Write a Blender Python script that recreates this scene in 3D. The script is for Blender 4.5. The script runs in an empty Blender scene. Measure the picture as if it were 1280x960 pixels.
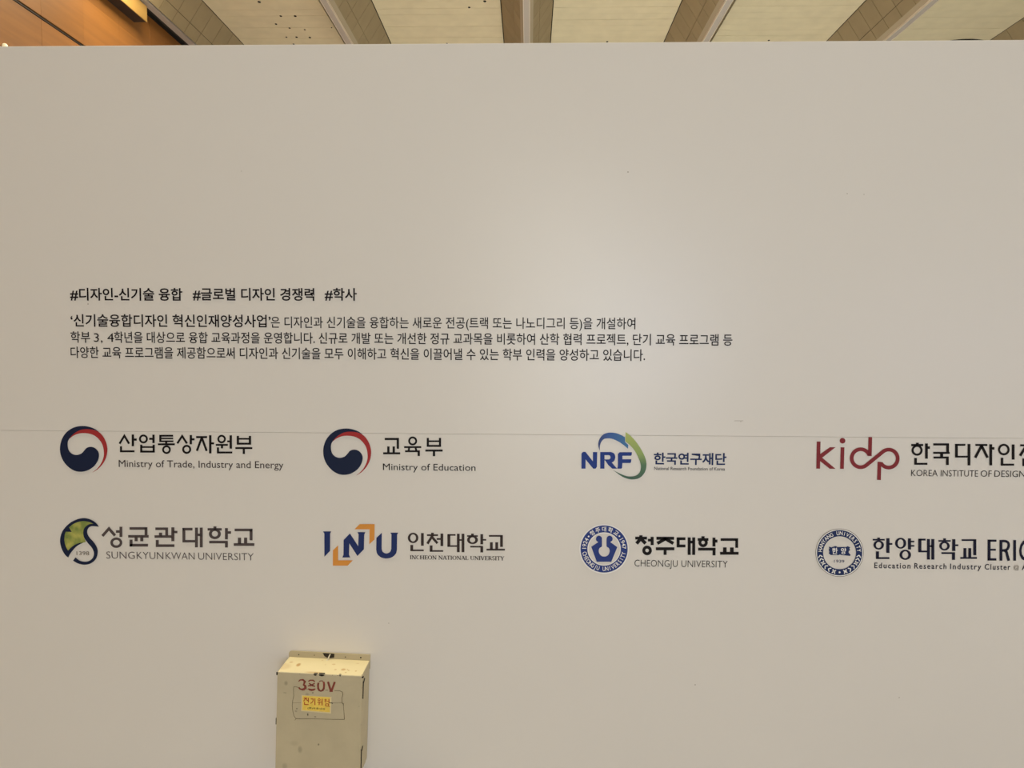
import bpy, math, random
from math import pi, sin, cos, radians as R
from mathutils import Vector, Matrix
from mathutils.geometry import tessellate_polygon

random.seed(7)
SC = bpy.context.scene
COL = SC.collection

# ------------------------------------------------------------------ camera
F_PX = 850.0
CAM_LOC = Vector((0, 0, 1.6))
ROT = (Matrix.Rotation(R(1.42), 3, 'Z') @ Matrix.Rotation(R(90 - 2.9), 3, 'X') @ Matrix.Rotation(R(0.275), 3, 'Z'))
cam = bpy.data.cameras.new('camera')
cam.sensor_fit = 'HORIZONTAL'; cam.sensor_width = 36.0; cam.lens = F_PX / 1280 * 36.0
cam.clip_end = 300
camo = bpy.data.objects.new('camera', cam); COL.objects.link(camo)
camo.matrix_world = Matrix.Translation(CAM_LOC) @ ROT.to_4x4()
SC.camera = camo

# ------------------------------------------------------------------ world, exposure, lamps
SC.view_settings.view_transform = 'Standard'
SC.view_settings.look = 'None'
SC.view_settings.gamma = 1.0
SC.view_settings.exposure = 0.02
SC.view_settings.use_curve_mapping = False
SC.cycles.use_denoising = True
SC.cycles.max_bounces = 8

world = bpy.data.worlds.new('world'); SC.world = world
world.use_nodes = True
bg = world.node_tree.nodes['Background']
bg.inputs['Color'].default_value = (0.94, 0.97, 0.93, 1)
bg.inputs['Strength'].default_value = 0.39


def area(name, loc, target, sx, sy, power, color):
    l = bpy.data.lights.new(name, 'AREA'); l.shape = 'RECTANGLE'
    l.size = sx; l.size_y = sy; l.energy = power; l.color = color
    o = bpy.data.objects.new(name, l); COL.objects.link(o)
    o.location = loc
    o.rotation_euler = (Vector(target) - Vector(loc)).to_track_quat('-Z', 'Y').to_euler()
    return o


def spot(name, loc, target, power, color, deg, blend=0.8, size=0.15):
    l = bpy.data.lights.new(name, 'SPOT'); l.energy = power; l.color = color
    l.spot_size = R(deg); l.spot_blend = blend; l.shadow_soft_size = size
    o = bpy.data.objects.new(name, l); COL.objects.link(o)
    o.location = loc
    o.rotation_euler = (Vector(target) - Vector(loc)).to_track_quat('-Z', 'Y').to_euler()
    return o


# rows of hall lamps under the ceiling, in front of and behind the partition
area('hall_lamp_row', (-1.0, 1.9, 9.0), (-1.0, 1.9, 0), 14, 1.4, 1000, (1.0, 0.90, 0.66))
area('hall_lamp_row', (3.4, 9.5, 9.0), (3.4, 9.5, 0), 10, 2, 3300, (1.0, 1.03, 0.98))
area('hall_lamp_row', (2.6, 24, 9.0), (2.6, 24, 0), 10, 2, 2400, (1.0, 1.0, 0.94))
# tall fill lamp added behind the camera to light the printed wall evenly
area('front_fill', (0.35, -3.4, 1.8), (0.35, 5, 1.3), 1.6, 3.4, 58, (0.96, 0.95, 0.86))
# a lit screen across the hall behind the photographer
area('hall_screen', (1.6, -5.0, 1.75), (1.6, 5.0, 1.75), 1.8, 1.9, 58, (0.62, 0.75, 1.0))
area('side_fill', (4.6, -3.0, 1.6), (2.0, 2.4, 1.2), 2.0, 1.6, 12, (0.62, 0.64, 1.0))  # unseen fill lamp, added to tint the right side bluish
# wall washer strip above the timber wall
area('timber_wall_washer', (-7.42, 13.3, 9.44), (-8.44, 13.2, 7.0), 0.10, 1.7, 165, (1.0, 0.88, 0.60))


# ------------------------------------------------------------------ photograph geometry -> world
def ray(px, py):
    return ROT @ Vector(((px - 640) / F_PX, -(py - 480) / F_PX, -1))


def on_y(px, py, Y):
    d = ray(px, py); return CAM_LOC + d * ((Y - CAM_LOC.y) / d.y)


def on_x(px, py, X):
    d = ray(px, py); return CAM_LOC + d * ((X - CAM_LOC.x) / d.x)


def on_z(px, py, Z):
    d = ray(px, py); return CAM_LOC + d * ((Z - CAM_LOC.z) / d.z)


WY = 2.4                       # front face of the printed wall
H = 8.0                        # ceiling above the eye
CZ = CAM_LOC.z + H


# ------------------------------------------------------------------ materials
def lin(c):
    return tuple(((v / 255) / 12.92 if v / 255 <= 0.04045 else ((v / 255 + 0.055) / 1.055) ** 2.4) for v in c)


def mat(name, rgb, rough=0.6, metal=0.0, vary=0.0, scale=(5, 5, 5), bump=0.0, bscale=60.0, spec=0.5, detail=4):
    m = bpy.data.materials.new(name); m.use_nodes = True
    nt = m.node_tree; N = nt.nodes; L = nt.links
    b = N['Principled BSDF']
    col = lin(rgb)
    b.inputs['Base Color'].default_value = (*col, 1)
    b.inputs['Roughness'].default_value = rough
    b.inputs['Metallic'].default_value = metal
    b.inputs['Specular IOR Level'].default_value = spec
    tc = N.new('ShaderNodeTexCoord')
    if vary:
        mp = N.new('ShaderNodeMapping'); mp.inputs['Scale'].default_value = scale
        L.new(tc.outputs['Object'], mp.inputs['Vector'])
        no = N.new('ShaderNodeTexNoise'); no.inputs['Scale'].default_value = 1; no.inputs['Detail'].default_value = detail
        L.new(mp.outputs['Vector'], no.inputs['Vector'])
        rp = N.new('ShaderNodeValToRGB')
        rp.color_ramp.elements[0].position = 0.3; rp.color_ramp.elements[1].position = 0.7
        rp.color_ramp.elements[0].color = (*[c * (1 - vary) for c in col], 1)
        rp.color_ramp.elements[1].color = (*[min(1, c * (1 + vary)) for c in col], 1)
        L.new(no.outputs['Fac'], rp.inputs['Fac']); L.new(rp.outputs['Color'], b.inputs['Base Color'])
    if bump:
        n2 = N.new('ShaderNodeTexNoise'); n2.inputs['Scale'].default_value = bscale; n2.inputs['Detail'].default_value = 3
        L.new(tc.outputs['Object'], n2.inputs['Vector'])
        bp = N.new('ShaderNodeBump'); bp.inputs['Strength'].default_value = bump; bp.inputs['Distance'].default_value = 0.01
        L.new(n2.outputs['Fac'], bp.inputs['Height']); L.new(bp.outputs['Normal'], b.inputs['Normal'])
    return m


def blobs(m, spots, dark, hardness=6.0, warp=0.0):
    """Stains with a place of their own: ellipses in object space (centre x,y,z radii rx,ry,rz, strength)."""
    nt = m.node_tree; N = nt.nodes; L = nt.links; b = N['Principled BSDF']
    tc = N.new('ShaderNodeTexCoord'); vec = tc.outputs['Object']
    if warp:
        no = N.new('ShaderNodeTexNoise'); no.inputs['Scale'].default_value = 60
        L.new(vec, no.inputs['Vector'])
        s = N.new('ShaderNodeVectorMath'); s.operation = 'MULTIPLY_ADD'
        L.new(no.outputs['Color'], s.inputs[0]); s.inputs[1].default_value = (warp,) * 3
        L.new(vec, s.inputs[2]); vec = s.outputs[0]
    tot = None
    for (cx, cy, cz, rx, ry, rz, k) in spots:
        a = N.new('ShaderNodeVectorMath'); a.operation = 'SUBTRACT'
        L.new(vec, a.inputs[0]); a.inputs[1].default_value = (cx + warp / 2, cy + warp / 2, cz + warp / 2)
        d = N.new('ShaderNodeVectorMath'); d.operation = 'DIVIDE'
        L.new(a.outputs[0], d.inputs[0]); d.inputs[1].default_value = (rx, ry, rz)
        ln = N.new('ShaderNodeVectorMath'); ln.operation = 'LENGTH'; L.new(d.outputs[0], ln.inputs[0])
        mr = N.new('ShaderNodeMapRange'); L.new(ln.outputs['Value'], mr.inputs['Value'])
        mr.inputs['From Min'].default_value = 1 - 1 / hardness; mr.inputs['From Max'].default_value = 1 + 1 / hardness
        mr.inputs['To Min'].default_value = k; mr.inputs['To Max'].default_value = 0
        if tot is None: tot = mr.outputs[0]
        else:
            mx = N.new('ShaderNodeMath'); mx.operation = 'MAXIMUM'
            L.new(tot, mx.inputs[0]); L.new(mr.outputs[0], mx.inputs[1]); tot = mx.outputs[0]
    mix = N.new('ShaderNodeMix'); mix.data_type = 'RGBA'
    L.new(tot, mix.inputs['Factor'])
    src = b.inputs['Base Color']
    if src.links: L.new(src.links[0].from_socket, mix.inputs['A'])
    else: mix.inputs['A'].default_value = src.default_value
    mix.inputs['B'].default_value = (*lin(dark), 1)
    L.new(mix.outputs['Result'], b.inputs['Base Color'])


def vary_by_object(m, amount):
    nt = m.node_tree; N = nt.nodes; L = nt.links; b = N['Principled BSDF']
    oi = N.new('ShaderNodeObjectInfo')
    mr = N.new('ShaderNodeMapRange'); L.new(oi.outputs['Random'], mr.inputs['Value'])
    mr.inputs['To Min'].default_value = 1 - amount; mr.inputs['To Max'].default_value = 1 + amount
    hsv = N.new('ShaderNodeHueSaturation'); L.new(mr.outputs[0], hsv.inputs['Value'])
    src = b.inputs['Base Color']
    if src.links: L.new(src.links[0].from_socket, hsv.inputs['Color'])
    else: hsv.inputs['Color'].default_value = src.default_value
    L.new(hsv.outputs['Color'], b.inputs['Base Color'])


M = {}
M['vinyl'] = mat('white_vinyl', (230, 225, 219), 0.30, bump=0.05, bscale=2.2, spec=0.5)
M['board'] = mat('wall_board', (200, 192, 180), 0.7, vary=0.04)
M['black'] = mat('black_ink', (20, 14, 14), 0.55, spec=0.2)
M['text'] = mat('text_ink', (24, 16, 20), 0.55, spec=0.2)
M['navy'] = mat('navy_ink', (20, 32, 62), 0.5, spec=0.2)
M['red'] = mat('red_ink', (168, 50, 52), 0.5, spec=0.2)
M['darkred'] = mat('dark_red_ink', (136, 48, 54), 0.5, spec=0.2)
M['grey'] = mat('grey_ink', (84, 74, 74), 0.5, spec=0.2)
M['lightgrey'] = mat('light_grey_ink', (128, 118, 106), 0.5, spec=0.2)
M['brownblack'] = mat('brown_black_ink', (62, 50, 48), 0.5, spec=0.2)
M['royal'] = mat('royal_blue_ink', (36, 62, 140), 0.5, spec=0.2)
M['inu'] = mat('deep_blue_ink', (34, 50, 104), 0.5, spec=0.2)
M['orange'] = mat('orange_ink', (226, 152, 68), 0.5, spec=0.2)
M['sea'] = mat('seal_blue_ink', (44, 64, 134), 0.5, spec=0.2)
M['hy'] = mat('seal_navy_ink', (34, 50, 96), 0.5, spec=0.2)
M['hytext'] = mat('blue_black_ink', (24, 24, 48), 0.5, spec=0.2)
M['white'] = mat('white_ink', (244, 242, 240), 0.5, spec=0.2)


def ramp_mat(name, axis, lo, hi, stops, rough=0.5):
    """Printed colour run across a shape, in object space."""
    m = bpy.data.materials.new(name); m.use_nodes = True
    nt = m.node_tree; N = nt.nodes; L = nt.links; b = N['Principled BSDF']
    b.inputs['Roughness'].default_value = rough
    tc = N.new('ShaderNodeTexCoord'); sp = N.new('ShaderNodeSeparateXYZ'); L.new(tc.outputs['Object'], sp.inputs[0])
    mr = N.new('ShaderNodeMapRange'); L.new(sp.outputs[axis], mr.inputs['Value'])
    mr.inputs['From Min'].default_value = lo; mr.inputs['From Max'].default_value = hi
    rp = N.new('ShaderNodeValToRGB'); L.new(mr.outputs[0], rp.inputs['Fac'])
    e = rp.color_ramp.elements
    e[0].position = stops[0][0]; e[0].color = (*lin(stops[0][1]), 1)
    e[1].position = stops[-1][0]; e[1].color = (*lin(stops[-1][1]), 1)
    for p, c in stops[1:-1]:
        x = e.new(p); x.color = (*lin(c), 1)
    L.new(rp.outputs['Color'], b.inputs['Base Color'])
    return m


# ------------------------------------------------------------------ mesh helpers
class MB:
    def __init__(s): s.v = []; s.f = []; s.mi = []; s.mats = []

    def m(s, material):
        if material not in s.mats: s.mats.append(material)
        return s.mats.index(material)

    def face(s, pts, material):
        i = len(s.v); s.v += [tuple(p) for p in pts]; s.f.append(tuple(range(i, i + len(pts)))); s.mi.append(s.m(material))

    def tris(s, pts, tr, material):
        i = len(s.v); s.v += [tuple(p) for p in pts]
        for t in tr: s.f.append(tuple(i + k for k in t)); s.mi.append(s.m(material))

    def box(s, x0, x1, y0, y1, z0, z1, material):
        i = len(s.v)
        s.v += [(x0, y0, z0), (x1, y0, z0), (x1, y1, z0), (x0, y1, z0), (x0, y0, z1), (x1, y0, z1), (x1, y1, z1), (x0, y1, z1)]
        for f in ((0, 3, 2, 1), (4, 5, 6, 7), (0, 1, 5, 4), (1, 2, 6, 5), (2, 3, 7, 6), (3, 0, 4, 7)):
            s.f.append(tuple(i + k for k in f)); s.mi.append(s.m(material))

    def prism(s, prof, y0, y1, material):
        """profile (x,z) list extruded along y"""
        n = len(prof); i = len(s.v)
        s.v += [(x, y0, z) for x, z in prof] + [(x, y1, z) for x, z in prof]
        k = s.m(material)
        for a in range(n):
            b = (a + 1) % n
            s.f.append((i + a, i + b, i + n + b, i + n + a)); s.mi.append(k)
        s.f.append(tuple(i + a for a in reversed(range(n)))); s.mi.append(k)
        s.f.append(tuple(i + n + a for a in range(n))); s.mi.append(k)

    def tube(s, pts, r, material, seg=10):
        pts = [Vector(p) for p in pts]; n = len(pts); i = len(s.v); k = s.m(material)
        for a, p in enumerate(pts):
            t = (pts[min(a + 1, n - 1)] - pts[max(a - 1, 0)]).normalized()
            u = t.orthogonal().normalized() if abs(t.x) > .9 else t.cross(Vector((1, 0, 0))).normalized()
            w = t.cross(u)
            for q in range(seg):
                an = 2 * pi * q / seg; s.v.append(tuple(p + (u * cos(an) + w * sin(an)) * r))
        for a in range(n - 1):
            for q in range(seg):
                q2 = (q + 1) % seg
                s.f.append((i + a * seg + q, i + a * seg + q2, i + (a + 1) * seg + q2, i + (a + 1) * seg + q)); s.mi.append(k)
        s.f.append(tuple(i + q for q in reversed(range(seg)))); s.mi.append(k)
        s.f.append(tuple(i + (n - 1) * seg + q for q in range(seg))); s.mi.append(k)

    def build(s, name, parent=None, bevel=0.0, bseg=2, smooth=False, origin=None):
        me = bpy.data.meshes.new(name)
        v = s.v
        if origin is not None: v = [(a - origin[0], b - origin[1], c - origin[2]) for a, b, c in v]
        me.from_pydata(v, [], s.f); me.update()
        for m_ in s.mats: me.materials.append(m_)
        me.polygons.foreach_set('material_index', s.mi)
        if smooth: me.polygons.foreach_set('use_smooth', [True] * len(me.polygons))
        o = bpy.data.objects.new(name, me); COL.objects.link(o)
        if origin is not None: o.location = origin
        if parent is not None: o.parent = parent
        if bevel:
            b = o.modifiers.new('bevel', 'BEVEL'); b.width = bevel; b.segments = bseg; b.limit_method = 'ANGLE'
            b.harden_normals = False
        return o


def empty(name, loc, rot=(0, 0, 0)):
    o = bpy.data.objects.new(name, None); COL.objects.link(o)
    o.location = loc; o.rotation_euler = rot; o.empty_display_size = 0.1
    return o


def tag(o, label=None, cat=None, group=None, kind=None):
    if label: o['label'] = label
    if cat: o['category'] = cat
    if group: o['group'] = group
    if kind: o['kind'] = kind
    return o


def spline(pts, n=8, closed=True):
    """Catmull-Rom through the points; a point given as (x, y, 'c') is a corner."""
    P = [Vector(p[:2]) for p in pts]; C = [len(p) > 2 for p in pts]; out = []
    N = len(P); rng = N if closed else N - 1
    for i in range(rng):
        p1, p2 = P[i], P[(i + 1) % N]
        p0 = P[i - 1] if (closed or i > 0) and not C[i] else p1 * 2 - p2
        p3 = P[(i + 2) % N] if (closed or i + 2 < N) and not C[(i + 1) % N] else p2 * 2 - p1
        for k in range(n):
            t = k / n
            out.append(0.5 * ((2 * p1) + (p2 - p0) * t + (2 * p0 - 5 * p1 + 4 * p2 - p3) * t * t + (3 * p1 - p0 - 3 * p2 + p3) * t ** 3))
    if not closed: out.append(P[-1])
    return [(p.x, p.y) for p in out]


class Print:
    """Flat ink shapes on a plane. fr = (ox, oy, scale): drawing units -> photo pixels -> the plane."""
    def __init__(s, to3d): s.mb = MB(); s.to3d = to3d; s.fr = (0, 0, 1); s.lift = 0.0; s.fat = 1.07

    def P(s, x, y):
        ox, oy, k = s.fr; return s.to3d(ox + x / k, oy + y / k, s.lift)

    def poly(s, loops, m):
        if not isinstance(loops[0], list): loops = [loops]
        vl = [[Vector((p[0], -p[1], 0)) for p in lp] for lp in loops]
        tr = tessellate_polygon(vl)
        flat = [p for lp in loops for p in lp]
        fix = []
        for t in tr:
            a, b, c = [flat[k] for k in t]
            cr = (b[0] - a[0]) * (-(c[1] - a[1])) + (b[1] - a[1]) * (c[0] - a[0])
            fix.append(t if cr > 0 else (t[0], t[2], t[1]))
        s.mb.tris([s.P(p[0], p[1]) for p in flat], fix, m)

    def line(s, x0, y0, x1, y1, w, m):
        d = Vector((x1 - x0, y1 - y0)).normalized() * (w / 2); n = Vector((-d.y, d.x))
        s.mb.face([s.P(x0 + n.x, y0 + n.y), s.P(x1 + n.x, y1 + n.y), s.P(x1 - n.x, y1 - n.y), s.P(x0 - n.x, y0 - n.y)], m)

    def path(s, pts, w, m):
        """mitred polyline of width w (w may be a list)"""
        P = [Vector(p[:2]) for p in pts]; n = len(P); ws = w if isinstance(w, list) else [w] * n
        A = []; B = []
        for i in range(n):
            d1 = (P[i] - P[i - 1]).normalized() if i else (P[1] - P[0]).normalized()
            d2 = (P[i + 1] - P[i]).normalized() if i < n - 1 else d1
            t = (d1 + d2).normalized(); nn = Vector((-t.y, t.x))
            k = 1 / max(0.45, nn.dot(Vector((-d1.y, d1.x))))
            A.append(P[i] + nn * ws[i] / 2 * k); B.append(P[i] - nn * ws[i] / 2 * k)
        for i in range(n - 1):
            s.mb.face([s.P(*A[i]), s.P(*A[i + 1]), s.P(*B[i + 1]), s.P(*B[i])], m)

    def ring(s, cx, cy, rx, ry, ix, iy, m, seg=48, a0=0, a1=360):
        for k in range(seg):
            t0 = R(a0 + (a1 - a0) * k / seg); t1 = R(a0 + (a1 - a0) * (k + 1) / seg)
            q = [(cx + rx * cos(t0), cy + ry * sin(t0)), (cx + rx * cos(t1), cy + ry * sin(t1)),
                 (cx + ix * cos(t1), cy + iy * sin(t1)), (cx + ix * cos(t0), cy + iy * sin(t0))]
            if ix == 0: q = q[:3]
            s.mb.face([s.P(*p) for p in q], m)

    def disc(s, cx, cy, r, m, seg=32): s.ring(cx, cy, r, r, 0, 0, m, seg)

    def glyphs(s, fr, items, m):
        """items: 4-number + width lines, ('o',cx,cy,ro,ri) rings, ('e',x0,x1,y0,y1,ix0,ix1,iy0,iy1) oval rings, ('p',w,pts)"""
        s.fr = fr
        for it in items:
            if it[0] == 'o': s.ring(it[1], it[2], it[3], it[3], it[4], it[4], m)
            elif it[0] == 'e':
                _, x0, x1, y0, y1, a0, a1, b0, b1 = it
                cx, cy, ix, iy = (x0 + x1) / 2, (y0 + y1) / 2, (a0 + a1) / 2, (b0 + b1) / 2
                seg = 48; o = [(cx + (x1 - x0) / 2 * cos(2 * pi * k / seg), cy + (y1 - y0) / 2 * sin(2 * pi * k / seg)) for k in range(seg)]
                n_ = [(ix + (a1 - a0) / 2 * cos(2 * pi * k / seg), iy + (b1 - b0) / 2 * sin(2 * pi * k / seg)) for k in range(seg)]
                for k in range(seg):
                    j = (k + 1) % seg; s.mb.face([s.P(*o[k]), s.P(*o[j]), s.P(*n_[j]), s.P(*n_[k])], m)
            elif it[0] == 'p': s.path(it[2], it[1], m)
            else: s.line(it[0], it[1], it[2], it[3], it[4] * s.fat, m)

    def text(s, body, xl, xr, yt, yb, m, xref=None, ref=None, weight=0.0, fit_x=True, spacing=1.0):
        """type set to run from xl to xr (photo px); the ref characters span yt..yb at xref; baseline stays level on the wall"""
        s.fr = (0, 0, 1)
        if xref is None: xref = (xl + xr) / 2
        me, bx = type_mesh(body, weight, spacing)
        rb = type_mesh(ref, weight, 1.0)[1] if ref else bx
        T, B = s.P(xref, yt), s.P(xref, yb)
        ym = (yt + yb) / 2
        # pixel rows at the two ends of the level line
        sz = (T - B).length / (rb[3] - rb[2])
        base = B - Vector((0, 0, 1)) * (rb[2] * sz)
        Lp = s.P(xl, ym); Rp = s.P(xr, ym)
        ux = Vector((1, 0, 0)); uz = Vector((0, 0, 1))
        x0 = (Lp - base).dot(ux); x1 = (Rp - base).dot(ux)
        sx = (x1 - x0) / (bx[1] - bx[0])
        pts = [base + ux * (x0 + (v[0] - bx[0]) * sx) + uz * (v[1] * sz) for v in me[0]]
        s.mb.tris(pts, me[1], m)

    def arc_text(s, chars, cx, cy, r, a0, a1, size, m, inward=False, weight=0.0, squeeze=1.0):
        """chars set round a circle; angles clockwise from the top"""
        n = len(chars)
        for k, ch in enumerate(chars):
            if ch == ' ': continue
            a = R(a0 + (a1 - a0) * (k / (n - 1) if n > 1 else 0.5))
            me, bx = type_mesh(ch, weight, 1.0)
            h = type_mesh('H' if ord(ch) < 256 else '학', weight, 1.0)[1]
            sc = size / (h[3] - h[2]); out = Vector((sin(a), -cos(a))); tan = Vector((cos(a), sin(a)))
            if inward: up, rt = -out, -tan
            else: up, rt = out, tan
            mx = (bx[0] + bx[1]) / 2; my = (h[2] + h[3]) / 2
            c = Vector((cx, cy)) + out * r
            s.mb.tris([s.P(*(c + rt * (v[0] - mx) * sc * squeeze + up * (v[1] - my) * sc)) for v in me[0]], me[1], m)

    def build(s, name, parent, label=None):
        o = s.mb.build(name, parent)
        if label: o['label'] = label
        return o


_tc = {}


def type_mesh(body, weight, spacing):
    key = (body, weight, spacing)
    if key in _tc: return _tc[key]
    c = bpy.data.curves.new('type', 'FONT'); c.body = body; c.offset = weight; c.resolution_u = 3
    c.space_character = spacing
    o = bpy.data.objects.new('type', c)
    me = bpy.data.meshes.new_from_object(o)
    v = [tuple(p.co[:2]) for p in me.vertices]
    f = []
    for p in me.polygons:
        vs = list(p.vertices)
        if p.normal.z < 0: vs.reverse()
        f.append(tuple(vs))
    bpy.data.objects.remove(o); bpy.data.curves.remove(c); bpy.data.meshes.remove(me)
    xs = [p[0] for p in v]; ys = [p[1] for p in v]
    _tc[key] = ((v, f), (min(xs), max(xs), min(ys), max(ys)))
    return _tc[key]


# ================================================================== THE HALL
FLOOR_M = mat('hall_floor_stone', (168, 165, 160), 0.5, vary=0.12, scale=(3, 3, 3))
fl = MB(); fl.box(-8.6, 24, -14, 44, -0.2, 0, FLOOR_M)
tag(fl.build('floor'), kind='structure')

CREAM = mat('cream_ceiling_board', (222, 210, 178), 0.9, vary=0.035, scale=(3.4, 3.4, 3.4), detail=1, spec=0.2)
vary_by_object(CREAM, 0.012)
TILE = mat('brown_beam_tile', (160, 143, 112), 0.85, vary=0.05, scale=(3, 3, 3), spec=0.2)
vary_by_object(TILE, 0.05)
DARK = mat('dark_shadow_gap', (38, 32, 26), 0.9)
TRACK = mat('grey_metal_track', (190, 180, 170), 0.45, metal=0.2)
TRACKL = mat('pale_metal_edge', (226, 214, 198), 0.4, metal=0.2)
LIP = mat('beige_beam_lip', (176, 160, 134), 0.7)

back = MB(); back.box(-9, 24, -14, 44, CZ + 0.12, CZ + 0.3, DARK)
ceiling = tag(back.build('ceiling'), kind='structure')

HW = 0.0745 * H                                 # half width of a beam at the ceiling
BEAMS = [-1.0229 * H, -0.5345 * H, -0.012 * H, 0.5077 * H, 1.031 * H, 1.551 * H, 2.071 * H, 2.591 * H]
Y0, Y1 = -14, 44
ROW = 0.0372 * H
V0, V1 = 1.86 * H, 2.36 * H                     # stretch of ceiling the photograph shows above the wall
gap = 0.022
bays = [(BEAMS[i] + HW + gap, BEAMS[i + 1] - HW - gap) for i in range(len(BEAMS) - 1)]
far = MB()
for bi, (xa, xb) in enumerate(bays):
    if bi < 5:
        n = int((V1 - V0) / ROW)
        for k in range(n):
            ya = V0 + k * ROW
            b = MB(); b.box(xa, xb, ya, ya + ROW - 0.006, CZ - 0.0 + random.uniform(-.002, .002), CZ + 0.03, CREAM)
            b.build('ceiling_board', ceiling)
        ye = V0 + n * ROW
        far.box(xa, xb, Y0, V0 - 0.006, CZ, CZ + 0.03, CREAM); far.box(xa, xb, ye, Y1, CZ, CZ + 0.03, CREAM)
    else:
        far.box(xa, xb, Y0, Y1, CZ, CZ + 0.03, CREAM)
tag(far.build('ceiling_board', ceiling), kind='stuff')

# beams: a tiled V hung below the ceiling with a metal track along its foot
d1, d2, d3 = 0.088 * H, 0.098 * H, 0.105 * H
w1, w2 = 0.018 * H, 0.0098 * H
TROW = 0.0675 * H
for bi, cx in enumerate(BEAMS):
    bm = MB()
    left_end = (bi == 0)
    ins = 0.02
    if not left_end:
        bm.prism([(cx - HW + ins, CZ + .1), (cx - w1 + ins * .4, CZ - d1 + ins), (cx + w1 - ins * .4, CZ - d1 + ins), (cx + HW - ins, CZ + .1)], Y0, Y1, DARK)
    else:
        bm.prism([(cx - w1 * 1.0, CZ + .1), (cx - w1, CZ - d1 + ins), (cx + w1 - ins * .4, CZ - d1 + ins), (cx + HW - ins, CZ + .1)], Y0, Y1, DARK)
    beam = bm.build('ceiling_beam', ceiling)
    for sgn in ((1,) if left_end else (-1, 1)):
        a = Vector((cx + sgn * HW, CZ)); b_ = Vector((cx + sgn * w1, CZ - d1)); t = (b_ - a)
        nrm = Vector((t.y, -t.x)).normalized() * sgn
        if nrm.y > 0: nrm = -nrm
        rest = MB(); th = 0.018
        segs = [(0.0, 0.672), (0.685, 1.0)]

        def tile(mb, s0, s1, ya, yb):
            p0 = a + t * s0; p1 = a + t * s1; q0 = p0 - nrm * th; q1 = p1 - nrm * th
            i = len(mb.v); k = mb.m(TILE)
            for yy in (ya, yb):
                for p in (p0, p1, q1, q0): mb.v.append((p.x, yy, p.y))
            for f in ((0, 1, 2, 3), (7, 6, 5, 4), (0, 4, 5, 1), (1, 5, 6, 2), (2, 6, 7, 3), (3, 7, 4, 0)):
                mb.f.append(tuple(i + z for z in f)); mb.mi.append(k)
        if bi < 6:
            n = int((V1 - V0) / TROW) + 1
            for k in range(n):
                for (s0, s1) in segs:
                    mb = MB(); ya = V0 + k * TROW + 0.01 * bi
                    tile(mb, s0, s1, ya, ya + TROW - 0.012)
                    mb.build('ceiling_tile', beam)
            for (s0, s1) in segs:
                tile(rest, s0, s1, Y0, V0 + 0.01 * bi - 0.012); tile(rest, s0, s1, V0 + n * TROW + 0.01 * bi, Y1)
        else:
            for (s0, s1) in segs: tile(rest, s0, s1, Y0, Y1)
        tag(rest.build('ceiling_tile', beam), kind='stuff')
    if not left_end:
        lp = MB(); lp.prism([(cx - w1, CZ - d1 + .01), (cx - w1, CZ - d1), (cx - w2, CZ - d2), (cx + w2, CZ - d2), (cx + w1, CZ - d1), (cx + w1, CZ - d1 + .01)], Y0, Y1, LIP)
        lp.build('beam_lip', beam)
        tr = MB()
        tr.box(cx - w2 * .94 + .015, cx + w2 * .94 - .015, Y0, Y1, CZ - d3 + .004, CZ - d2 - .001, TRACK)
        tr.box(cx - w2 * .94, cx - w2 * .94 + .014, Y0, Y1, CZ - d3 - .004, CZ - d2 - .001, TRACKL)
        tr.box(cx + w2 * .94 - .014, cx + w2 * .94, Y0, Y1, CZ - d3 - .004, CZ - d2 - .001, TRACKL)
        tr.build('metal_track', beam)
    else:
        tr = MB(); tr.box(-1.0278 * H, cx + w1 - .03, Y0, Y1, CZ - d1 - .02, CZ - d1 + .02, TRACK)
        tr.build('metal_track', beam)

# dark round holes in the boards
HOLE = mat('dark_hole', (26, 20, 16), 0.9)
for (px, py, r) in ((324, 2.3, 1.9), (351, 20, 1.5), (369, 20, 1.7), (345, 30, 1.4), (362, 35, 1.3), (381, 37, 1.2), (358, 46.3, 1.2),
                    (370.7, 46.3, 1.5), (387.3, 46.8, 1.6), (367, 55, 1.3), (414.5, 34.5, 0.8), (606, 1.5, 1.8), (586.5, 9.2, 1.4), (558.6, 54.2, 1.2),
                    (759, 52, 1.4), (961, 50.4, 1.4)):
    c = on_z(px, py, CZ); rr = r / 430 * H * 1.05
    mb = MB(); seg = 14; i = len(mb.v)
    ring = [(c.x + rr * cos(2 * pi * k / seg), c.y + rr * 1.15 * sin(2 * pi * k / seg)) for k in range(seg)]
    mb.face([(x, y, CZ - 0.006) for x, y in reversed(ring)], HOLE)
    for k in range(seg):
        j = (k + 1) % seg
        mb.face([(*ring[k], CZ - .006), (*ring[j], CZ - .006), (*ring[j], CZ + .01), (*ring[k], CZ + .01)], HOLE)
    mb.build('ceiling_hole', ceiling)

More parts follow.
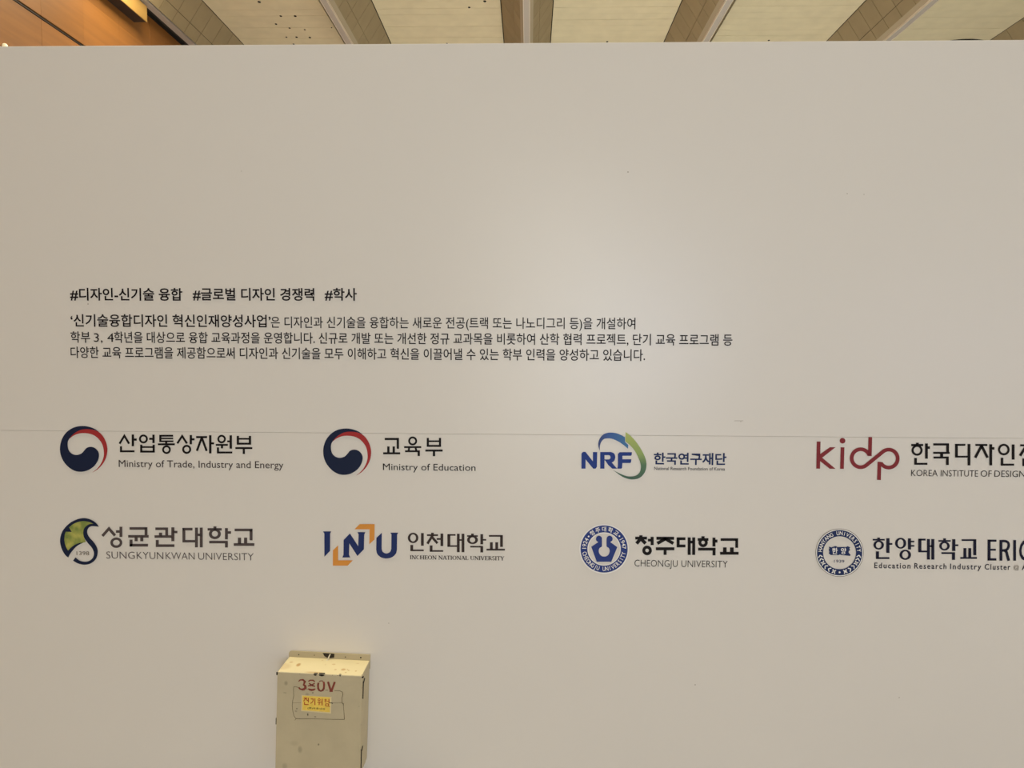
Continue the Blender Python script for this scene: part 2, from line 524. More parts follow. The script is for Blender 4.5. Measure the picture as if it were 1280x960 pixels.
# large dark round opening, its near rim just showing over the wall
c = on_z(1211, 48.6, CZ); rr = 0.15 * H
mb = MB(); seg = 64
ro = [(c.x + rr * cos(2 * pi * k / seg), c.y + rr + rr * sin(2 * pi * k / seg)) for k in range(seg)]
ri = [(c.x + rr * .9 * cos(2 * pi * k / seg), c.y + rr + rr * .9 * sin(2 * pi * k / seg)) for k in range(seg)]
for k in range(seg):
    j = (k + 1) % seg
    mb.face([(*ro[j], CZ - .03), (*ro[k], CZ - .03), (*ri[k], CZ - .03), (*ri[j], CZ - .03)], HOLE)
    mb.face([(*ro[k], CZ - .03), (*ro[j], CZ - .03), (*ro[j], CZ), (*ro[k], CZ)], HOLE)
    mb.face([(*ri[j], CZ - .03), (*ri[k], CZ - .03), (*ri[k], CZ - .005), (*ri[j], CZ - .005)], HOLE)
mb.face([(x, y, CZ - .005) for x, y in reversed(ri)], DARK)
tag(mb.build('ceiling_vent'), 'large dark round vent in the cream ceiling at right, mostly hidden behind the printed wall', 'vent')

# timber wall on the left
WX = -1.055 * H
WOODS = []
for i, c_ in enumerate(((142, 92, 40), (146, 95, 43), (139, 90, 39))):
    w = mat('honey_timber_veneer', c_, 0.5, vary=0.12, scale=(2, 0.5, 9), detail=6)
    vary_by_object(w, 0.03); WOODS.append(w)
GOLD = mat('pale_timber_veneer', (172, 136, 76), 0.45, vary=0.05, scale=(2, 0.6, 10))
REVEAL_SHADE = mat('dark_metal_reveal_and_shade', (58, 46, 40), 0.5, metal=0.3)
wl = MB(); wl.box(WX - .3, WX - .03, Y0, Y1, 0, CZ + .1, DARK)
wall_left = tag(wl.build('wall_left'), kind='structure')
zt = CAM_LOC.z + 0.914 * H
grooves = CAM_LOC.z + 0.7097 * H
bands = [(CAM_LOC.z + 0.8269 * H, zt), (grooves + .035, CAM_LOC.z + 0.8265 * H), (CAM_LOC.z + 0.60 * H, grooves - .035), (CAM_LOC.z + 0.49 * H, CAM_LOC.z + 0.599 * H)]
PW = on_x(104.8, 40, WX).y - on_x(52, 40, WX).y
js = [0.0]
yst = on_x(52, 40, WX).y - PW * 2
rest = MB()
for (za, zb) in bands:
    for k in range(7):
        ya = yst + k * PW
        b = MB(); b.box(WX - .03, WX + random.uniform(-.002, .002), ya + .0015, ya + PW - .0015, za, zb, random.choice(WOODS))
        b.build('wood_panel', wall_left)
    rest.box(WX - .03, WX, Y0, yst, za, zb, WOODS[0]); rest.box(WX - .03, WX, yst + 7 * PW, Y1, za, zb, WOODS[0])
rest.box(WX - .03, WX, Y0, Y1, 0, bands[-1][0] - .01, WOODS[0])
tag(rest.build('wood_panel', wall_left), kind='stuff')
g = MB(); g.box(WX - .03, WX - .01, Y0, Y1, grooves - .008, grooves + .010, REVEAL_SHADE); g.build('metal_reveal', wall_left)

# boxed timber bulkhead at the head of the timber wall
bk = MB(); bx1 = -1.0205 * H; yb1 = on_z(184.5, 28, CAM_LOC.z + 0.8648 * H).y; zb0 = CAM_LOC.z + 0.8648 * H
bk.box(WX, bx1 - .002, 0.9 * H, yb1, zb0, CZ - d1 - .05, GOLD)
bk.box(WX, bx1 - .02, 0.9 * H, yb1 - .02, zb0 - .006, zb0, REVEAL_SHADE)  # dark sheet puts the underside's shade into the colour
bulk = bk.build('timber_bulkhead', wall_left, bevel=.006)
tag(bulk, 'pale golden timber box face')

# remaining hall walls
PLAIN = mat('hall_wall_plaster', (196, 182, 158), 0.8, vary=0.04)
w = MB(); w.box(-9, 24, 44, 44.3, 0, CZ, PLAIN); tag(w.build('wall_back'), kind='structure')
w = MB(); w.box(24, 24.3, -14, 44, 0, CZ, PLAIN); tag(w.build('wall_right'), kind='structure')

# ================================================================== THE PRINTED WALL
top_z = on_y(640, 53.9, WY).z
seam_z = on_y(600, 535.6, WY).z
XL, XR = -2.7, 2.9
wall = empty('exhibition_wall', (0, WY + .06, 0))
tag(wall, 'tall off-white printed exhibition wall with Korean text and two rows of logos', 'display wall')
OW = Vector((0, WY + .06, 0))


def wp(px, py, lift=0.0):
    p = on_y(px, py, WY - 0.0012 - lift)
    return p - OW


b = MB(); b.box(XL + .004, XR - .004, -.054, .056, 0, top_z - .002, M['board']); b.build('wall_board', wall, bevel=.003)
b = MB(); b.box(XL, XR, -.0600, -.0535, seam_z - .02, top_z, M['vinyl'])
b.box(XL, XR, -.0535, .058, top_z - .0019, top_z, M['vinyl'])
b.build('vinyl_sheet', wall, bevel=.0018, bseg=3)
b = MB(); b.box(XL, XR, -.05975, -.054, 0.002, seam_z - .0203, M['vinyl']); b.build('vinyl_sheet', wall, bevel=.0006, bseg=1)


def P_():
    return Print(wp)


def lettering(name, parent, fn, label=None):
    p = P_(); fn(p); return p.build(name, parent, label)


# ---- heading and paragraph
for body, xl, xr in (('#디자인-신기술 융합', 87.5, 227.9), ('#글로벌 디자인 경쟁력', 240.8, 392.8), ('#학사', 405.8, 446)):
    lettering('heading_lettering', wall, lambda p: p.text(body, xl, xr, 359.9, 375.9, M['text'], ref='학경', weight=0.018))


def para(p, runs, xref, yt, yb, wt=0.0):
    for body, xl, xr in runs: p.text(body, xl, xr, yt, yb, M['text'], xref=xref, ref='학합', weight=wt)


lettering('paragraph_line', wall, lambda p: (
    p.text('‘신기술융합디자인 혁신인재양성사업’', 88.2, 338.2, 392.8, 408.8, M['text'], xref=180, ref='합혁', weight=0.014),
    p.text('은 디자인과 신기술을 융합하는 새로운 전공(트랙 또는 나노디그리 등)을 개설하여', 338.6, 794.3, 396.2, 410.6, M['text'], xref=560, ref='합', weight=.006)))
lettering('paragraph_line', wall, lambda p: (
    p.text('학부', 88.2, 112.6, 414.6, 428.9, M['text'], xref=200, ref='학합', weight=.008),
    p.text('3, 4', 117.2, 142.2, 414.6, 428.9, M['text'], xref=200, ref='학합'),
    p.text('학년을 대상으로 융합 교육과정을 운영합니다.', 142.6, 393.5, 414.6, 428.9, M['text'], xref=200, ref='학합', weight=.008),
    p.text('신규로 개발 또는 개선한 정규 교과목을 비롯하여 산학 협력 프로젝트, 단기 교육 프로그램 등', 398.3, 915.6, 414.6, 428.9, M['text'], xref=200, ref='학합', weight=.008)))
lettering('paragraph_line', wall, lambda p: p.text(
    '다양한 교육 프로그램을 제공함으로써 디자인과 신기술을 모두 이해하고 혁신을 이끌어낼 수 있는 학부 인력을 양성하고 있습니다.',
    88.2, 806.4, 433.6, 448.2, M['text'], xref=200, ref='합학', weight=.008))


# ---- two ministry emblems
def swirl(p, fr):
    p.fr = fr; p.lift = 0
    navy = [(245, 262), (215, 300), (192, 350), (188, 420), (205, 495), (250, 550), (310, 577), (370, 577), (430, 552), (475, 505), (515, 460), (575, 440), (640, 450),
            (695, 490), (727, 545), (730, 610), (705, 690), (650, 770), (570, 830), (490, 862), (400, 872), (310, 855), (215, 800), (130, 710), (78, 610), (55, 500),
            (62, 390), (100, 280), (165, 190), (250, 125), (340, 90), (450, 78), (560, 92), (660, 130), (730, 180, 'c'), (660, 150), (580, 135), (490, 132), (400, 150), (310, 200)]
    p.poly(spline(navy, 5), M['navy'])
    red = [(208, 305, 'c'), (245, 262), (310, 200), (400, 150), (490, 132), (580, 135), (660, 152), (735, 188), (800, 255), (850, 350), (875, 450), (873, 540), (850, 635), (800, 730),
           (730, 810), (670, 855), (612, 885, 'c'), (680, 835), (740, 770), (790, 680), (815, 590), (812, 490), (790, 400), (740, 320), (670, 255), (580, 215), (480, 202), (380, 210), (290, 245), (235, 285)]
    p.poly(spline(red, 5), M['red'])


E1 = (75.2 - 4.25 * 59.2 / 59.9, 532.6 - 5.85 * .975, 13.714 * 59.9 / 59.2)
logo = lettering('logo', wall, lambda p: swirl(p, E1), 'navy and red swirl emblem, first in the upper row')
FA = (145, 535, 14.222); FB = (230, 535, 14.222)
def motie(p):
    k = M['black']
    p.glyphs(FA, [('p', 36, [(62, 280), (148, 138), (232, 280)]), (299, 115, 299, 325, 38), (299, 207, 368, 207, 36), (88, 325, 88, 432, 34), (71, 415, 328, 415, 32),
                  ('o', 487, 195, 79, 45), (590, 193, 655, 193, 34), (666, 118, 666, 268, 38), (448, 298, 448, 437, 36), (670, 298, 670, 437, 36), (448, 340, 670, 340, 28), (448, 421, 670, 421, 32),
                  (770, 138, 1015, 138, 30), (788, 123, 788, 249, 36), (788, 186, 1015, 186, 26), (788, 236, 1020, 236, 26), (892, 245, 892, 285, 36), (745, 290, 1045, 290, 32), ('o', 897, 385, 76, 43),
                  ('p', 36, [(1090, 275), (1175, 143), (1260, 275)])], k)
    p.glyphs(FB, [('o', 47, 380, 80, 45), (121, 125, 121, 290, 38), (121, 202, 187, 202, 34),
                  (215, 162, 410, 162, 34), (318, 165, 228, 408, 36), (314, 165, 402, 408, 36), (466, 128, 466, 452, 40), (466, 273, 535, 273, 34),
                  ('o', 668, 197, 75, 42), (565, 300, 780, 300, 30), (675, 300, 675, 362, 36), (768, 238, 830, 238, 30), (831, 130, 831, 368, 40), (603, 345, 603, 452, 36), (585, 436, 858, 436, 32),
                  (957, 140, 957, 297, 38), (1172, 140, 1172, 297, 38), (957, 193, 1172, 193, 28), (957, 280, 1172, 280, 32), (912, 358, 1215, 358, 32), (1063, 358, 1063, 462, 36)], k)
lettering('korean_lettering', logo, motie)
lettering('english_lettering', logo, lambda p: p.text('Ministry of Trade, Industry and Energy', 148.4, 354.3, 575.9, 584.6, M['brownblack'], ref='MTE', weight=0))

logo = lettering('logo', wall, lambda p: swirl(p, (400, 530, 13.714)), 'navy and red swirl emblem, second in the upper row')
FC = (475, 540, 10.24)
lettering('korean_lettering', logo, lambda p: p.glyphs(FC, [
    (60, 90, 242, 90, 26), (228, 78, 228, 215, 28), (107, 185, 107, 270, 28), (176, 185, 176, 270, 28), (40, 273, 258, 273, 24),
    ('o', 418, 115, 57, 33), (308, 194, 528, 194, 22), (374, 200, 366, 240, 24), (455, 200, 465, 240, 24), (320, 247, 510, 247, 22), (496, 238, 496, 308, 28),
    (612, 75, 612, 190, 26), (768, 75, 768, 190, 26), (612, 118, 768, 118, 20), (612, 178, 768, 178, 24), (580, 238, 802, 238, 24), (691, 238, 691, 310, 28)], M['black']))
lettering('english_lettering', logo, lambda p: p.text('Ministry of Education', 478.7, 594.4, 579.9, 588.1, M['black'], ref='ME', weight=0.0))

# ---- leaf emblem
GINKGO = ramp_mat('yellow_green_leaf_ink', 'X', 0, 1, [(0, (150, 160, 74)), (1, (200, 192, 104))])
def leaf_ink():
    m = bpy.data.materials.new('leaf_green_ink'); m.use_nodes = True
    nt = m.node_tree; N = nt.nodes; L = nt.links; b = N['Principled BSDF']; b.inputs['Roughness'].default_value = .5
    tc = N.new('ShaderNodeTexCoord'); mp = N.new('ShaderNodeMapping'); mp.inputs['Scale'].default_value = (30, 30, 30)
    L.new(tc.outputs['Object'], mp.inputs['Vector']); no = N.new('ShaderNodeTexNoise'); no.inputs['Scale'].default_value = 1
    no.inputs['Detail'].default_value = 3; L.new(mp.outputs['Vector'], no.inputs['Vector'])
    rp = N.new('ShaderNodeValToRGB'); e = rp.color_ramp.elements
    e[0].position = .38; e[0].color = (*lin((126, 142, 68)), 1); e[1].position = .66; e[1].color = (*lin((192, 188, 96)), 1)
    L.new(no.outputs['Fac'], rp.inputs['Fac']); L.new(rp.outputs['Color'], b.inputs['Base Color'])
    return m
LEAF = leaf_ink()
FN = (70, 645, 14.77)
def leaf(p):
    p.fr = FN
    p.poly(spline([(225, 660, 'c'), (180, 560), (152, 460), (155, 350), (172, 285, 'c'), (292, 297, 'c'), (236, 210, 'c'), (300, 160), (380, 118), (480, 92), (570, 98), (640, 118), (690, 147, 'c'),
                   (620, 155), (560, 188), (520, 240), (508, 320), (520, 400), (550, 480, 'c'), (500, 492), (430, 506), (350, 538), (280, 590)], 4), LEAF)
    p.lift = .0004
    p.poly(spline([(792, 198, 'c'), (740, 130), (660, 75), (570, 45), (480, 42), (380, 65), (270, 120), (170, 210), (105, 310), (75, 430), (85, 540), (120, 640), (170, 720), (225, 768, 'c'),
                   (260, 700), (330, 610), (400, 545), (503, 492, 'c'), (430, 500), (350, 530), (280, 580), (222, 640, 'c'), (180, 560), (155, 460), (160, 350), (180, 290, 'c'), (290, 295, 'c'),
                   (240, 210, 'c'), (300, 160), (380, 120), (480, 95), (570, 100), (640, 120), (690, 145, 'c'), (620, 150), (560, 185), (515, 240), (503, 320), (520, 400), (580, 490), (650, 570),
                   (690, 640), (700, 700), (680, 770), (620, 825), (540, 845), (450, 830), (400, 800), (358, 765, 'c'), (315, 825, 'c'), (380, 865), (460, 892), (540, 900), (630, 880), (710, 825),
                   (755, 750), (770, 650), (750, 570), (700, 490), (620, 400), (580, 330), (575, 270), (600, 220), (650, 190), (720, 190)], 4), M['navy'])
    p.lift = 0
    p.text('1398', 95.6, 111.4, 689.2, 694.0, M['lightgrey'], ref='1398', weight=.004)
logo = lettering('logo', wall, leaf, 'green leaf inside a black curled outline, first in the lower row')
FD = (125, 650, 12.8); FE = (222, 650, 12.8)
def skku(p):
    k = M['grey']
    p.glyphs(FD, [('p', 44, [(38, 256), (142, 138), (240, 250)]), (255, 185, 320, 185, 38), (334, 108, 334, 272, 42), ('e', 165, 355, 280, 447, 206, 315, 318, 407),
                  (472, 136, 757, 136, 38), (736, 118, 736, 245, 42), (450, 262, 778, 262, 38), (578, 262, 578, 340, 46), (668, 262, 668, 340, 46), (496, 315, 496, 425, 44), (474, 404, 768, 404, 40),
                  (885, 141, 1087, 141, 38), (1066, 122, 1066, 262, 42), (968, 203, 968, 262, 46), (872, 265, 1165, 265, 38), (1165, 118, 1165, 340, 46), (1165, 193, 1238, 193, 36), (916, 320, 916, 430, 44), (895, 411, 1190, 411, 40)], k)
    p.glyphs(FE, [(78, 147, 238, 147, 38), (100, 128, 100, 358, 44), (78, 340, 300, 340, 36), (301, 122, 301, 438, 44), (378, 122, 378, 438, 44), (301, 238, 378, 238, 36),
                  (597, 103, 597, 140, 44), (480, 150, 706, 150, 36), ('e', 500, 692, 140, 307, 547, 645, 176, 266), (781, 130, 781, 310, 44), (781, 200, 855, 200, 38), (505, 354, 803, 354, 38), (781, 354, 781, 440, 44),
                  (912, 160, 1197, 160, 38), (1175, 142, 1175, 326, 44), (990, 283, 990, 390, 48), (1088, 283, 1088, 390, 48), (898, 393, 1228, 393, 40)], k)
lettering('korean_lettering', logo, skku)
def words(p, ws, xref, yt, yb, m, ref='HE', weight=0, spacing=1.0):
    for t, a, b in ws: p.text(t, a, b, yt, yb, m, xref=xref, ref=ref, weight=weight, spacing=spacing)
lettering('english_lettering', logo, lambda p: words(p, [('SUNG', 132.8, 168.4), ('KYUN', 170.8, 204), ('KWAN', 207, 243.2), ('UNIVERSITY', 247.7, 317)], 150, 689.7, 698.3, M['grey'], weight=-.010))

# ---- orange and blue letters emblem
FO = (398, 648, 12.308)
def inu(p):
    p.fr = FO; k = M['inu']
    p.poly([(72, 200), (197, 200), (181, 235), (179, 500), (92, 590), (91, 235)], k)
    p.poly([(485, 232), (612, 427), (618, 245), (600, 212), (722, 212), (705, 248), (700, 475), (600, 578), (476, 385), (470, 560), (490, 602), (368, 602), (386, 560), (388, 332)], k)
    p.poly([(975, 222), (973, 460)] + spline([(973, 470), (990, 515), (1045, 540), (1103, 515), (1122, 465)], 5, False) + [(1124, 245), (1107, 220), (1228, 220), (1211, 252)] +
           spline([(1208, 480), (1190, 545), (1130, 598), (1045, 617), (962, 598), (905, 545), (889, 480)], 5, False) + [(892, 300)], k)
    p.poly([(555, 168), (635, 88), (865, 88), (862, 325), (783, 398), (787, 168)], M['orange'])
    p.poly([(222, 492), (303, 415), (303, 645), (530, 645), (450, 727), (222, 727)], M['orange'])
logo = lettering('logo', wall, inu, 'dark blue letters with orange corner brackets, second in the lower row')
FF = (505, 655, 9.846)
lettering('korean_lettering', logo, lambda p: p.glyphs(FF, [
    ('e', 47, 177, 108, 235, 77, 147, 128, 215), (226, 112, 226, 268, 32), (95, 258, 95, 333, 32), (80, 325, 243, 325, 18),
    (350, 108, 350, 140, 30), (282, 138, 418, 138, 20), (354, 138, 288, 243, 28), (344, 160, 412, 238, 28), (402, 185, 455, 185, 20), (466, 118, 466, 272, 32), (334, 264, 334, 340, 32), (320, 333, 482, 333, 18),
    (535, 135, 635, 135, 18), (552, 125, 552, 280, 34), (537, 272, 660, 272, 18), (668, 120, 668, 347, 32), (726, 120, 726, 347, 32), (668, 197, 726, 197, 18),
    (842, 118, 842, 145, 30), (776, 148, 908, 148, 18), ('e', 776, 910, 143, 248, 810, 876, 164, 228), (957, 125, 957, 250, 32), (957, 195, 1012, 195, 18), (815, 280, 970, 280, 18), (957, 280, 957, 350, 32),
    (1045, 147, 1215, 147, 20), (1200, 140, 1200, 282, 32), (1075, 225, 1075, 315, 32), (1141, 225, 1141, 315, 32), (1015, 316, 1242, 316, 20)], M['brownblack']))
# roman capitals with serifs, drawn stroke by stroke (unit height 1, y down)
TK, TN, SF = .15, .075, .06
def _v(x, w=TK, a=0, b=1): return [(x, a, x, b, w)]
def _s(x, y, h=.13): return [(x - h, y, x + h, y, SF)]
SERIF = {
    'I': (.32, _v(.16) + _s(.16, .03) + _s(.16, .97)),
    'N': (.78, _v(.15, TN) + _v(.66, TN) + [(.12, .02, .66, .98, TK)] + _s(.13, .97) + _s(.66, .03) + [(.0, .03, .2, .03, SF)]),
    'C': (.68, [('e', .03, .75, 0, 1, .17, .80, .07, .93)]),
    'H': (.80, _v(.16) + _v(.64) + [(.16, .5, .64, .5, TN)] + _s(.16, .03) + _s(.16, .97) + _s(.64, .03) + _s(.64, .97)),
    'E': (.60, _v(.16) + [(.03, .04, .54, .04, .07), (.03, .96, .57, .96, .07), (.16, .49, .44, .49, TN), (.53, .0, .53, .2, .05), (.56, .78, .56, 1, .05), (.44, .38, .44, .6, .05)]),
    'O': (.80, [('e', .02, .78, 0, 1, .18, .62, .06, .94)]),
    'A': (.72, [(.34, .0, .1, 1, TN), (.36, .0, .62, 1, TK), (.18, .66, .52, .66, TN)] + _s(.1, .97, .11) + _s(.62, .97, .12)),
    'T': (.64, _v(.32) + [(.02, .04, .62, .04, .08), (.04, 0, .04, .2, .05), (.6, 0, .6, .2, .05)] + _s(.32, .97)),
    'L': (.58, _v(.16) + [(.03, .96, .55, .96, .08), (.54, .76, .54, 1, .05)] + _s(.16, .03)),
    'U': (.76, [(.16, 0, .16, .7, TK), (.62, 0, .62, .7, TN), ('p', TN, [(.16, .66), (.2, .86), (.3, .96), (.46, .96), (.58, .86), (.62, .66)])] + _s(.16, .03) + _s(.62, .03, .1)),
    'V': (.72, [(.1, 0, .36, 1, TK), (.62, 0, .38, 1, TN)] + _s(.1, .03) + _s(.62, .03, .1)),
    'R': (.70, _v(.16) + _s(.16, .03) + _s(.16, .97) + [('p', .09, [(.16, .04), (.4, .05), (.52, .15), (.53, .33), (.42, .48), (.16, .5)]), (.34, .5, .62, .98, TK)]),
    'S': (.52, [('p', .11, [(.44, .18), (.36, .05), (.2, .04), (.09, .16), (.1, .32), (.26, .46), (.4, .6), (.44, .78), (.34, .94), (.18, .96), (.06, .82)])]),
    'Y': (.68, [(.1, 0, .34, .54, TK), (.6, 0, .34, .54, TN), (.34, .5, .34, 1, TK)] + _s(.1, .03) + _s(.6, .03, .1) + _s(.34, .97)),
    ' ': (.30, [])}
def serif_text(p, body, xl, xr, xref, yt, yb, m):
    T = wp(xref, yt); Bm = wp(xref, yb); hgt = (T - Bm).length; uz = Vector((0, 0, 1)); ux = Vector((1, 0, 0))
    W = sum(SERIF[c_][0] for c_ in body); xa = wp(xl, yb).x; xb = wp(xr, yb).x; k = (xb - xa) / W; cur = 0
    old = p.P
    for c_ in body:
        w_, items = SERIF[c_]; x0 = cur
        p.P = lambda x, y: Vector((xa + (x0 + x) * k, T.y, T.z - y * hgt))
        p.glyphs((0, 0, 1), items, m); cur += w_
    p.P = old
lettering('english_lettering', logo, lambda p: serif_text(p, 'INCHEON NATIONAL UNIVERSITY', 512.3, 630.3, 520, 694.2, 699.1, M['brownblack']))

# ---- research foundation
FM = (720, 535, 13.474)
gz0, gz1 = wp(790, 599).z, wp(790, 540).z
GREEN = ramp_mat('green_run_ink', 'Z', gz0, gz1, [(0, (54, 92, 76)), (.3, (76, 116, 80)), (.55, (146, 170, 92)), (1, (178, 190, 100))])
bx0, bx1_ = wp(748, 560).x, wp(786, 560).x
BLUE = ramp_mat('blue_run_ink', 'X', bx0, bx1_, [(0, (36, 58, 120)), (.35, (34, 84, 160)), (1, (52, 116, 168))])
def nrf(p):
    p.fr = FM; k = M['royal']
    p.poly([(92, 685), (92, 430), (118, 402), (160, 402), (285, 562), (285, 405), (358, 405), (352, 655), (330, 685), (290, 685), (162, 530), (160, 685)], k)
    p.poly([[(408, 405)] + spline([(590, 405), (640, 428), (662, 485), (645, 550), (603, 582)], 4, False) + [(692, 685), (612, 685), (545, 625), (490, 545), (480, 545), (478, 685), (408, 685)],
            [(480, 458), (480, 530), (555, 530), (578, 515), (582, 492), (575, 468), (555, 458)]], k)
    p.poly([(693, 685), (705, 640), (705, 440), (735, 408), (943, 408), (938, 455), (925, 468), (782, 468), (782, 527), (932, 527), (927, 580), (912, 590), (782, 590), (776, 670), (765, 685)], k)
    p.poly(spline([(402, 386, 'c'), (378, 310), (378, 240), (405, 170), (460, 110), (530, 82), (600, 78), (680, 88), (760, 120), (824, 155, 'c'), (826, 235, 'c'), (880, 285, 'c'), (876, 350, 'c'),
                   (800, 285), (700, 220), (600, 180), (530, 175), (470, 188), (425, 235), (403, 305)], 4), BLUE)
    p.poly(spline([(835, 68, 'c'), (900, 115), (980, 195), (1060, 300), (1130, 420), (1175, 530), (1187, 620), (1170, 720), (1120, 800), (1050, 850), (960, 866), (880, 858), (780, 820), (700, 765),
                   (620, 705, 'c'), (700, 748), (780, 785), (860, 812), (950, 815), (1020, 795), (1065, 755), (1088, 700), (1090, 620), (1060, 520), (1000, 400), (920, 300), (832, 225, 'c')], 4), GREEN)
logo = lettering('logo', wall, nrf, 'blue letters ringed by a blue and green sweep, third in the upper row')
lettering('korean_lettering', logo, lambda p: p.text('한국연구재단', 817.2, 908, 566.0, 581.2, M['hy'], ref='한재', weight=.022))
lettering('english_lettering', logo, lambda p: p.text('National Research Foundation of Korea', 817.8, 906.2, 583.9, 587.9, M['hytext'], ref='NRFK', weight=.004))

# ---- design institute
FL = (1015, 540, 11.13)
def kidp(p):
    p.fr = FL; k = M['darkred']
    p.line(93, 133, 86, 510, 52, k)
    p.poly([(100, 318), (250, 212), (328, 212), (142, 358), (328, 512), (248, 512), (100, 395)], k)
    p.line(425, 213, 417, 513, 52, k); p.disc(425, 122, 39, k)
    p.line(811, 70, 805, 335, 52, k); p.line(939, 415, 932, 668, 52, k)
    pts = []
    for a in [-20 - 290 * i / 34 for i in range(35)]: pts.append((678 + 125 * cos(R(a)), 365 + 125 * sin(R(a))))
    for t in (0.2, .4, .6, .8):
        q0 = Vector(pts[-1]) if t == .2 else q0
        a_ = q0; b_ = Vector((1068 + 125 * cos(R(230)), 370 + 125 * sin(R(230))))
        pts.append(tuple(a_.lerp(b_, t)))
    for a in [230 + 282 * i / 34 for i in range(35)]: pts.append((1068 + 125 * cos(R(a)), 370 + 125 * sin(R(a))))
    pts = [q for i, q in enumerate(pts)]
    p.path(pts, 52, k)
logo = lettering('logo', wall, kidp, 'dark red linked lowercase letters, last in the upper row')
FH = (1130, 545, 8.533)
lettering('korean_lettering', logo, lambda p: (p.glyphs(FH, [
    (143, 72, 143, 95, 28), (77, 97, 205, 97, 22), ('o', 140, 152, 59, 36), (240, 80, 240, 242, 28), (240, 124, 277, 124, 26), (124, 235, 124, 305, 26), (110, 297, 250, 297, 20),
    (312, 90, 480, 90, 22), (466, 82, 466, 180, 28), (312, 180, 488, 180, 20), (402, 185, 402, 225, 30), (315, 230, 478, 230, 20), (463, 230, 463, 310, 28),
    (545, 95, 655, 95, 20), (560, 86, 560, 230, 28), (545, 221, 690, 221, 18), (694, 85, 694, 314, 28),
    (762, 96, 890, 96, 20), (831, 98, 760, 232, 26), (825, 98, 892, 232, 26), (926, 88, 926, 314, 28), (926, 132, 965, 132, 26),
    ('o', 1065, 145, 62, 39), (1165, 90, 1165, 252, 28), (1046, 232, 1046, 315, 26), (1032, 306, 1175, 306, 20),
    (1240, 100, 1370, 100, 20), (1308, 102, 1238, 212, 26), (1302, 102, 1368, 212, 26), (1400, 92, 1400, 258, 28), (1278, 240, 1278, 320, 26), (1264, 311, 1412, 311, 20)], M['black']),
    p.text('흥원', 1299, 1345, 555, 582.5, M['black'], ref='흥원', weight=.02)))
lettering('english_lettering', logo, lambda p: words(p, [('KOREA', 1139, 1172.2), ('INSTITUTE', 1176, 1222.7), ('OF', 1226, 1239.7), ('DESIGN', 1243.2, 1281.4), ('PROMOTION', 1285, 1342)], 1155, 587.5, 595.2, M['black'], weight=-.006))

# ---- round blue seal
FQ = (720, 650, 13.714)
def seal(p):
    p.fr = FQ; k = M['sea']; cx, cy = 482, 497
    p.ring(cx, cy, 425, 425, 404, 404, M['white'], 72)
    p.ring(cx, cy, 404, 404, 286, 286, k, 72)
    p.ring(cx, cy, 286, 286, 268, 268, M['white'], 72)
    p.poly(spline([(445, 330), (436, 292), (398, 270), (358, 285), (343, 325), (352, 358), (384, 378, 'c'), (262, 460, 'c'), (355, 716, 'c'), (605, 716, 'c'), (708, 465, 'c'), (586, 378, 'c'), (618, 355), (628, 320),
                   (612, 285), (575, 270), (538, 288), (524, 330), (524, 455, 'c'), (562, 482), (578, 530), (560, 590), (520, 622), (484, 628), (440, 618), (405, 582), (390, 530), (404, 482), (445, 455, 'c')], 4), k)
    p.lift = .0004
    w = M['white']
    p.arc_text('청주대학교', cx, cy, 342, -37, 37, 88, w, weight=.018)
    p.arc_text('1924', cx, cy, 342, -88, -62, 70, w, weight=.012)
    p.arc_text('1947', cx, cy, 342, 60, 86, 70, w, weight=.012)
    p.arc_text('CHEONGJU UNIVERSITY', cx, cy, 342, 258, 103, 72, w, inward=True, weight=.012, squeeze=.74)
    for a in (-51, 50): p.disc(cx + 342 * sin(R(a)), cy - 342 * cos(R(a)), 15, w, 12)
logo = lettering('logo', wall, seal, 'round blue seal with white ring lettering, third in the lower row')
FI = (785, 660, 8.533)
lettering('korean_lettering', logo, lambda p: p.glyphs(FI, [
    (138, 78, 138, 105, 32), (77, 108, 203, 108, 28), (142, 105, 92, 167, 34), (130, 108, 188, 165, 34), (212, 130, 250, 130, 26), (258, 95, 258, 183, 30), ('o', 204, 240, 51, 19),
    (303, 110, 492, 110, 30), (405, 112, 313, 165, 32), (392, 112, 484, 165, 32), (297, 222, 495, 222, 30), (396, 222, 396, 287, 30),
    (521, 115, 613, 115, 28), (535, 101, 535, 206, 30), (521, 192, 613, 192, 28), (653, 101, 653, 287, 30), (701, 101, 701, 287, 30), (653, 150, 701, 150, 26),
    (800, 88, 800, 115, 32), (743, 123, 858, 123, 26), ('o', 801, 155, 50, 19), (917, 103, 917, 197, 30), (917, 140, 955, 140, 30), (748, 226, 935, 226, 28), (918, 226, 918, 292, 30),
    (988, 124, 1175, 124, 26), (1160, 112, 1160, 212, 28), (1033, 207, 1033, 262, 36), (1108, 207, 1108, 262, 36), (982, 270, 1180, 270, 28)], M['black']))
lettering('english_lettering', logo, lambda p: words(p, [('CHEONGJU', 793.2, 847.1), ('UNIVERSITY', 851.8, 909.6)], 820, 700.1, 708.3, M['black'], weight=-.010))

